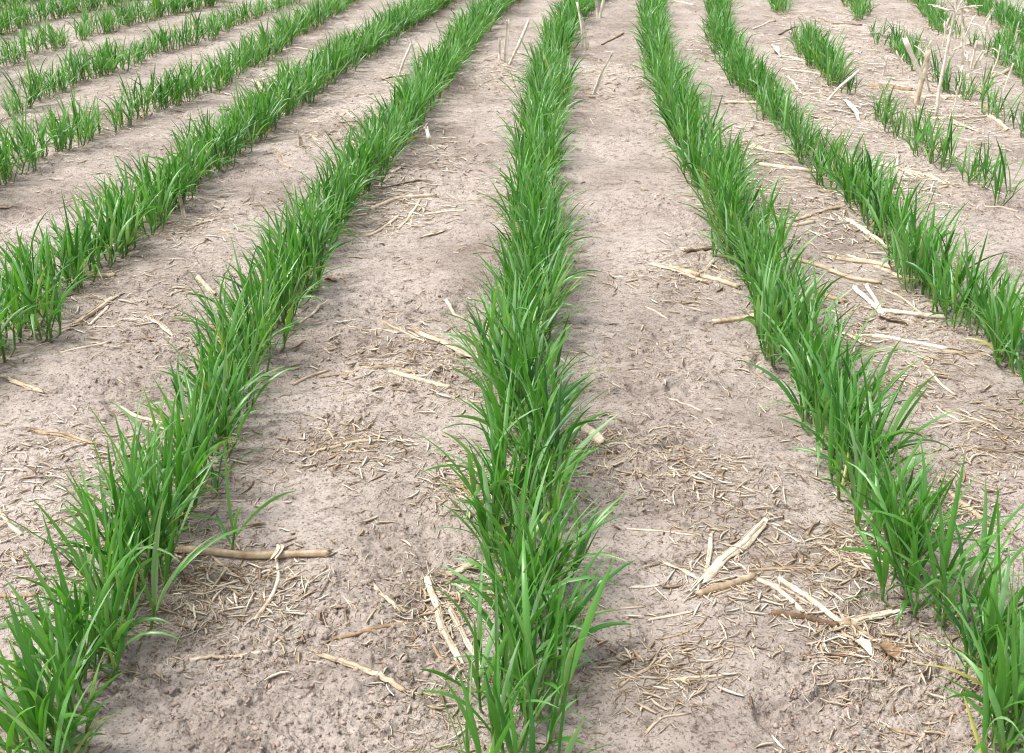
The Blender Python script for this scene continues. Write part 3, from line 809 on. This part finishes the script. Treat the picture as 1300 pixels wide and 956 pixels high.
def fork_stub():
    r = np.random.default_rng(74)
    bx, by = at(1165, 130); bz = float(Hsoil(bx, by)); og = (bx, by, bz); sc = scale_at(1165, 130)
    o = tag(link('stubble_stem', None, og), 'tan stubble stem forked into two arms standing left of the tall weed', 'stubble')
    for nm, pts, th, tn in (('stem', [(1163, 134), (1167, 116), (1171, 99)], 6.5, .72), ('arm', [(1171, 101), (1162, 80), (1151, 54)], 6, 1.), ('arm', [(1171, 101), (1176, 86), (1178, 68)], 5.5, .8)):
        Q, L = curve(upright(pts, by), 14); mb = MB(); tube(mb, Q, L, th * sc * .5, tn, r, 9, .8, True, .6, .6)
        fibres(mb, Q[-1], (Q[-1] - Q[-2]) / np.linalg.norm(Q[-1] - Q[-2]), th * sc * .5, tn, r, 2, 6 * sc)
        link(nm, mb.build(nm, og), parent=o)
fork_stub()

# thin dry stems and twigs tangled among the patchy rows at upper right
TWIGS = [((1196,60),(1204,24)),((1206,72),(1199,30)),((1218,58),(1236,22)),((1229,100),(1240,52)),((1170,88),(1182,52)),((1241,118),(1228,70)),((1256,96),(1270,58)),((1180,112),(1169,80)),
         ((1214,120),(1222,84)),((1262,66),(1252,28)),((1273,116),(1286,82)),((1146,96),(1138,66)),((1204,150),(1216,110)),((1230,40),(1222,6)),((1120,96),(1126,72)),((1160,60),(1150,34))]
for i_, (b_, t_) in enumerate(TWIGS):
    r_ = np.random.default_rng(900 + i_); bx, by = at(*b_); bz = float(Hsoil(bx, by)); og = (bx, by, bz); sc_ = scale_at(*b_)
    m_ = ((b_[0] + t_[0]) / 2 + r_.normal(0, 2.5), (b_[1] + t_[1]) / 2)
    Q, L = curve(upright([(b_[0], b_[1] + 3), m_, t_], by), 10); mb = MB(); tube(mb, Q, L, 2.3 * sc_ * .5, float(r_.uniform(.85, 1)), r_, 6, .85, True, .6, .6)
    for k_ in (5, 7):
        e_ = Q[k_] + np.array([r_.normal(0, 9), r_.normal(0, 8), r_.uniform(4, 13)]) * sc_
        B_, LB = curve([Q[k_], (Q[k_] + e_) / 2 + np.array([0, 0, 1.5 * sc_]), e_], 6); tube(mb, B_, LB, 1.5 * sc_ * .5, 1.0, r_, 5, .8, False)
    tag(link('dry_twig', mb.build('dry_twig', og), og), 'thin pale branching dry twig standing among the patchy rows at upper right', 'dry twig', 'dry twigs among the patchy rows')


# ------------------------------------------------------------------ short straw fragments, grouped by the strip they lie on
STRIPS = [('L3', 'L2', 'between the third and second rows left of the middle'), ('L2', 'L1', 'between the second and first rows left of the middle'),
          ('L1', 'C', 'just left of the middle row'), ('C', 'R1', 'just right of the middle row'),
          ('R1', 'R2', 'between the first and second rows right of the middle'), ('R2', 'R3', 'between the second and third rows right of the middle')]
def row_x(key, y):
    Y, X = ROWLINE[key]; return np.interp(y, Y, X) if Y[0] < Y[-1] else np.interp(y, Y[::-1], X[::-1])

CLUMPS = [(330,740,60),(480,445,60),(905,610,70),(60,600,90),(1095,820,60),(180,410,70),(955,240,60),(1070,95,60),(940,725,80),(560,470,50),(200,285,60),
          (500,260,50),(1120,400,60),(1010,150,60),(1200,150,50),(1190,230,50),(870,350,40),(560,760,50),(600,620,40),(740,570,40),(1200,640,50),(60,370,60),
          (1085,700,40),(240,740,50),(440,570,50),(830,580,60),(1270,560,60),(60,740,80),(660,250,40),(770,110,40),(420,170,40),(1160,480,50),(850,850,60),(620,100,40)]
def scatter(r, n):
    """n spots on the ground, thick in patches, thinning out away from the camera."""
    out = []
    while len(out) < n:
        if r.random() < .22:
            cx, cy, s = CLUMPS[r.integers(len(CLUMPS))]
            cx, cy = cx + r.normal(0, s * .9), cy + r.normal(0, s * .5)
            if cy < -40 or cy > 1000: continue
            out.append(at(cx, cy))
        else:
            y = .55 * (8.5 / .55) ** r.random() ** 1.1; x = y * r.uniform(-.62, .62)
            if noise(x, y, 4.0, 77) + .35 * noise(x, y, 11., 78) < r.uniform(-.2, .8): continue
            out.append((x, y))
    return np.array(out)

def chips(P, r, lmin, lmax, wmin, wmax):
    """Thin curved fragments with thickness: a flat three-sided sliver each."""
    n = len(P); K = 4
    L = np.exp(r.uniform(math.log(lmin), math.log(lmax), n)); W = r.uniform(wmin, wmax, n) * (.6 + .4 * L / lmax)
    az = r.uniform(0, 2 * math.pi, n); bend = r.normal(0, .13, n); far = np.hypot(P[:, 0], P[:, 1]); L = L * (1 + .30 * far); W = W * (1 + .22 * far)
    s = np.linspace(-.5, .5, K)
    a = az[:, None] + bend[:, None] * s * 2
    X = P[:, :1] + L[:, None] * s * np.cos(a); Y = P[:, 1:] + L[:, None] * s * np.sin(a)
    z = Hsoil(X, Y); tilt = r.normal(0, .10, n)
    Z = z.mean(1, keepdims=True) * .5 + z * .5 + W[:, None] * .3 + np.abs(tilt)[:, None] * L[:, None] * (s + .5) * (r.random(n) < .5)[:, None] + .0006
    w = W[:, None] * .5 * np.array([.5, 1, .9, .35])
    nx, ny = -np.sin(a), np.cos(a)
    V = np.stack([np.stack([X - nx * w, Y - ny * w, Z], -1), np.stack([X, Y, Z + w * .9], -1), np.stack([X + nx * w, Y + ny * w, Z], -1)], 2)
    ii = np.arange(K * 3).reshape(K, 3)
    q = np.concatenate([np.stack([ii[:-1, c], ii[:-1, (c + 1) % 3], ii[1:, (c + 1) % 3], ii[1:, c]], -1).reshape(-1, 4) for c in range(3)])
    tone = np.repeat(np.clip(np.where(r.random(n) < .17, r.normal(.32, .10, n), r.normal(.72, .15, n)), .05, 1)[:, None], K * 3, 1)
    return dict(V=V.reshape(n, K * 3, 3), q=q, tone=tone, along=np.tile(np.repeat(s, 3), (n, 1)) * 1.0 + P[:, :1], across=np.tile(np.tile([0, .5, 1.], K), (n, 1)))

r = np.random.default_rng(7)
cand = scatter(r, 900); cnt = {}
made = 0
for x, y in cand:
    if made >= 170: break
    u, v, d = onscreen(x, y)
    if not (0 < u < 1300 and 20 < v < 956): continue
    for a, b, txt in STRIPS:
        xa, xb = float(row_x(a, y)), float(row_x(b, y)); w = xb - xa
        if xa + .12 * w < x < xb - .12 * w: break
    else: continue
    if cnt.get(a, 0) > 45: continue
    cnt[a] = cnt.get(a, 0) + 1; made += 1
    L = r.uniform(.018, .05) * (.8 + .2 * y); az = r.normal(0, .8); rad = r.uniform(.0007, .0017) * (.8 + .2 * y)
    e = np.array([math.cos(az), math.sin(az)]) * L * .5
    Q2, LL = curve([(x - e[0], y - e[1]), (x + r.normal(0, .004), y + r.normal(0, .004)), (x + e[0], y + e[1])], 9)
    Q = np.c_[Q2, spine_z(Q2, rad)]
    mb = MB(); tube(mb, Q, LL, rad, float(np.clip(r.normal(.68, .16), .2, 1)), r, 6, .55, True, .6, .8)
    tag(link('straw_fragment', mb.build('straw_fragment', tuple(Q[4])), tuple(Q[4])), 'short straw fragment on soil ' + txt, 'straw', 'straw fragments ' + txt)

g = chips(scatter(r, 44000), r, .0025, .015, .0004, .0011)
g0 = chips(scatter(r, 6500), r, .004, .018, .0012, .0032)
for k_ in ('V', 'tone', 'along', 'across'): g[k_] = np.concatenate([g[k_], g0[k_]])
# coarser bleached bits, thick on the right-hand strips and along the left ones far up
COARSE = [(1000,110,60,1),(1080,150,60,1),(1130,110,70,1),(1210,150,60,1.2),(1150,230,60,.8),(950,190,40,.6),(960,250,50,.7),(1060,290,50,.5),(1100,60,80,1),(1040,40,60,.8),
          (900,60,30,.3),(770,90,40,.5),(640,90,30,.5),(500,110,40,.4),(560,190,30,.4),(500,260,50,.7),(400,150,60,.5),(240,270,60,.6),(340,110,60,.5),(190,400,60,.6),(60,190,70,.4),(140,140,60,.4),
          (920,740,60,.7),(900,610,60,.6),(330,740,60,.6),(480,440,60,.5),(1090,810,50,.7),(1100,430,70,.6),(1220,650,50,.4),(60,600,70,.7),(600,620,30,.3)]
pts_ = []
for cx_, cy_, s_, k_ in COARSE:
    for _ in range(int((80 if cy_ > 350 else 300) * k_)):
        yy_ = cy_ + r.normal(0, s_ * .45)
        if -30 < yy_ < 980: pts_.append(at(cx_ + r.normal(0, s_ * .8), yy_))
g2 = chips(np.array(pts_), r, .006, .026, .0010, .0027); g2['tone'] = np.clip(g2['tone'] + .18, 0, 1)
farP = np.array(pts_); farP = farP[farP[:, 1] > 2.0]; farP = farP[r.random(len(farP)) < .16]
g3 = chips(farP, r, .010, .030, .0014, .0026); g3['tone'] = np.clip(g3['tone'] + .22, 0, 1)
# shed sheaths and dead lower leaves lying along the foot of the rows
foot = np.array([(p[0], p[1]) for p in plants for _ in range(6)]); foot = foot + r.normal(0, .028, foot.shape)
g4 = chips(foot[foot[:, 1] < 7], r, .006, .024, .0009, .0022); g4['tone'] = np.clip(g4['tone'] - .08, 0, 1)
for k_ in ('V', 'tone', 'along', 'across'): g[k_] = np.concatenate([g[k_], g2[k_], g3[k_], g4[k_]])
v, q, a_ = pack(g, slice(None))
tag(link('straw_litter', mesh('straw_litter', v, q, M_STRAW, a_, smooth=False)), 'fine broken straw and chaff strewn over the soil', 'litter', kind='stuff')

# soil crumbs lying loose on the crust
def crumbs(n):
    t = (1 + 5 ** .5) / 2
    I = np.array([(-1, t, 0), (1, t, 0), (-1, -t, 0), (1, -t, 0), (0, -1, t), (0, 1, t), (0, -1, -t), (0, 1, -t), (t, 0, -1), (t, 0, 1), (-t, 0, -1), (-t, 0, 1)]) / 1.9
    Fi = np.array([(0, 11, 5), (0, 5, 1), (0, 1, 7), (0, 7, 10), (0, 10, 11), (1, 5, 9), (5, 11, 4), (11, 10, 2), (10, 7, 6), (7, 1, 8), (3, 9, 4), (3, 4, 2), (3, 2, 6), (3, 6, 8), (3, 8, 9), (4, 9, 5), (2, 4, 11), (6, 2, 10), (8, 6, 7), (9, 8, 1)])
    y = .55 * (6 / .55) ** r.random(n * 3); x = y * r.uniform(-.6, .6, n * 3)
    k = crumb_mask(x, y) > r.uniform(-.1, .9, n * 3); x, y = x[k][:n], y[k][:n]; m = len(x)
    R = np.exp(r.uniform(math.log(.0006), math.log(.0026), m))
    V = I[None] * (1 + r.normal(0, .45, (m, 12, 1))) * (R[:, None, None] * r.uniform(.6, 1.25, (m, 1, 3)))
    V = V + np.stack([x, y, Hsoil(x, y) + R * .05], -1)[:, None]
    return V.reshape(-1, 3), (Fi[None] + (np.arange(m) * 12)[:, None, None]).reshape(-1, 3)
v, q = crumbs(11000)
tag(link('soil_crumbs', mesh('soil_crumbs', v, q, M_CLOD, smooth=False)), 'loose crumbs of dry soil lying on the crust', 'soil', kind='stuff')

# ------------------------------------------------------------------ light, sky, camera
EL, AZ = 60.0, 262.0                               # a veiled sun high on the left
w = bpy.data.worlds.new('World'); bpy.context.scene.world = w; w.use_nodes = True
n, l = w.node_tree.nodes, w.node_tree.links
sky = n.new('ShaderNodeTexSky'); sky.sky_type = 'NISHITA'; sky.sun_disc = False
sky.sun_elevation = math.radians(EL); sky.sun_rotation = math.radians(AZ)
sky.air_density = 1.0; sky.dust_density = 4.0; sky.ozone_density = 1.0
hs = n.new('ShaderNodeHueSaturation'); hs.inputs['Saturation'].default_value = .25      # grey overcast sky
l.new(sky.outputs[0], hs.inputs['Color']); l.new(hs.outputs[0], n['Background'].inputs['Color'])
n['Background'].inputs['Strength'].default_value = .125
sd = bpy.data.lights.new('sun', 'SUN'); sd.energy = 1.5; sd.angle = math.radians(14); sd.color = (1, .97, .92)
so = link('sun', sd, (0, -2, 6))
so.rotation_euler = (math.radians(90 - EL), 0, math.radians(180 - AZ))

cd = bpy.data.cameras.new('camera'); cam = link('camera', cd, (0, 0, H0))
cam.rotation_euler = (math.pi / 2 - PITCH, 0, 0)
cd.sensor_fit = 'HORIZONTAL'; cd.sensor_width = 36; cd.lens = 36 * F / 1300
cd.shift_y = (CY - 478) / 1300
cd.clip_start = .02; cd.clip_end = 1000
cd.dof.use_dof = True; cd.dof.focus_distance = 1.35; cd.dof.aperture_fstop = 40
sc = bpy.context.scene; sc.camera = cam
sc.view_settings.view_transform = 'Standard'; sc.view_settings.look = 'None'
sc.view_settings.exposure = 1.4; sc.view_settings.gamma = 1
sc.render.film_transparent = False
sc.cycles.pixel_filter_type = 'BLACKMAN_HARRIS'; sc.cycles.filter_width = 1.1
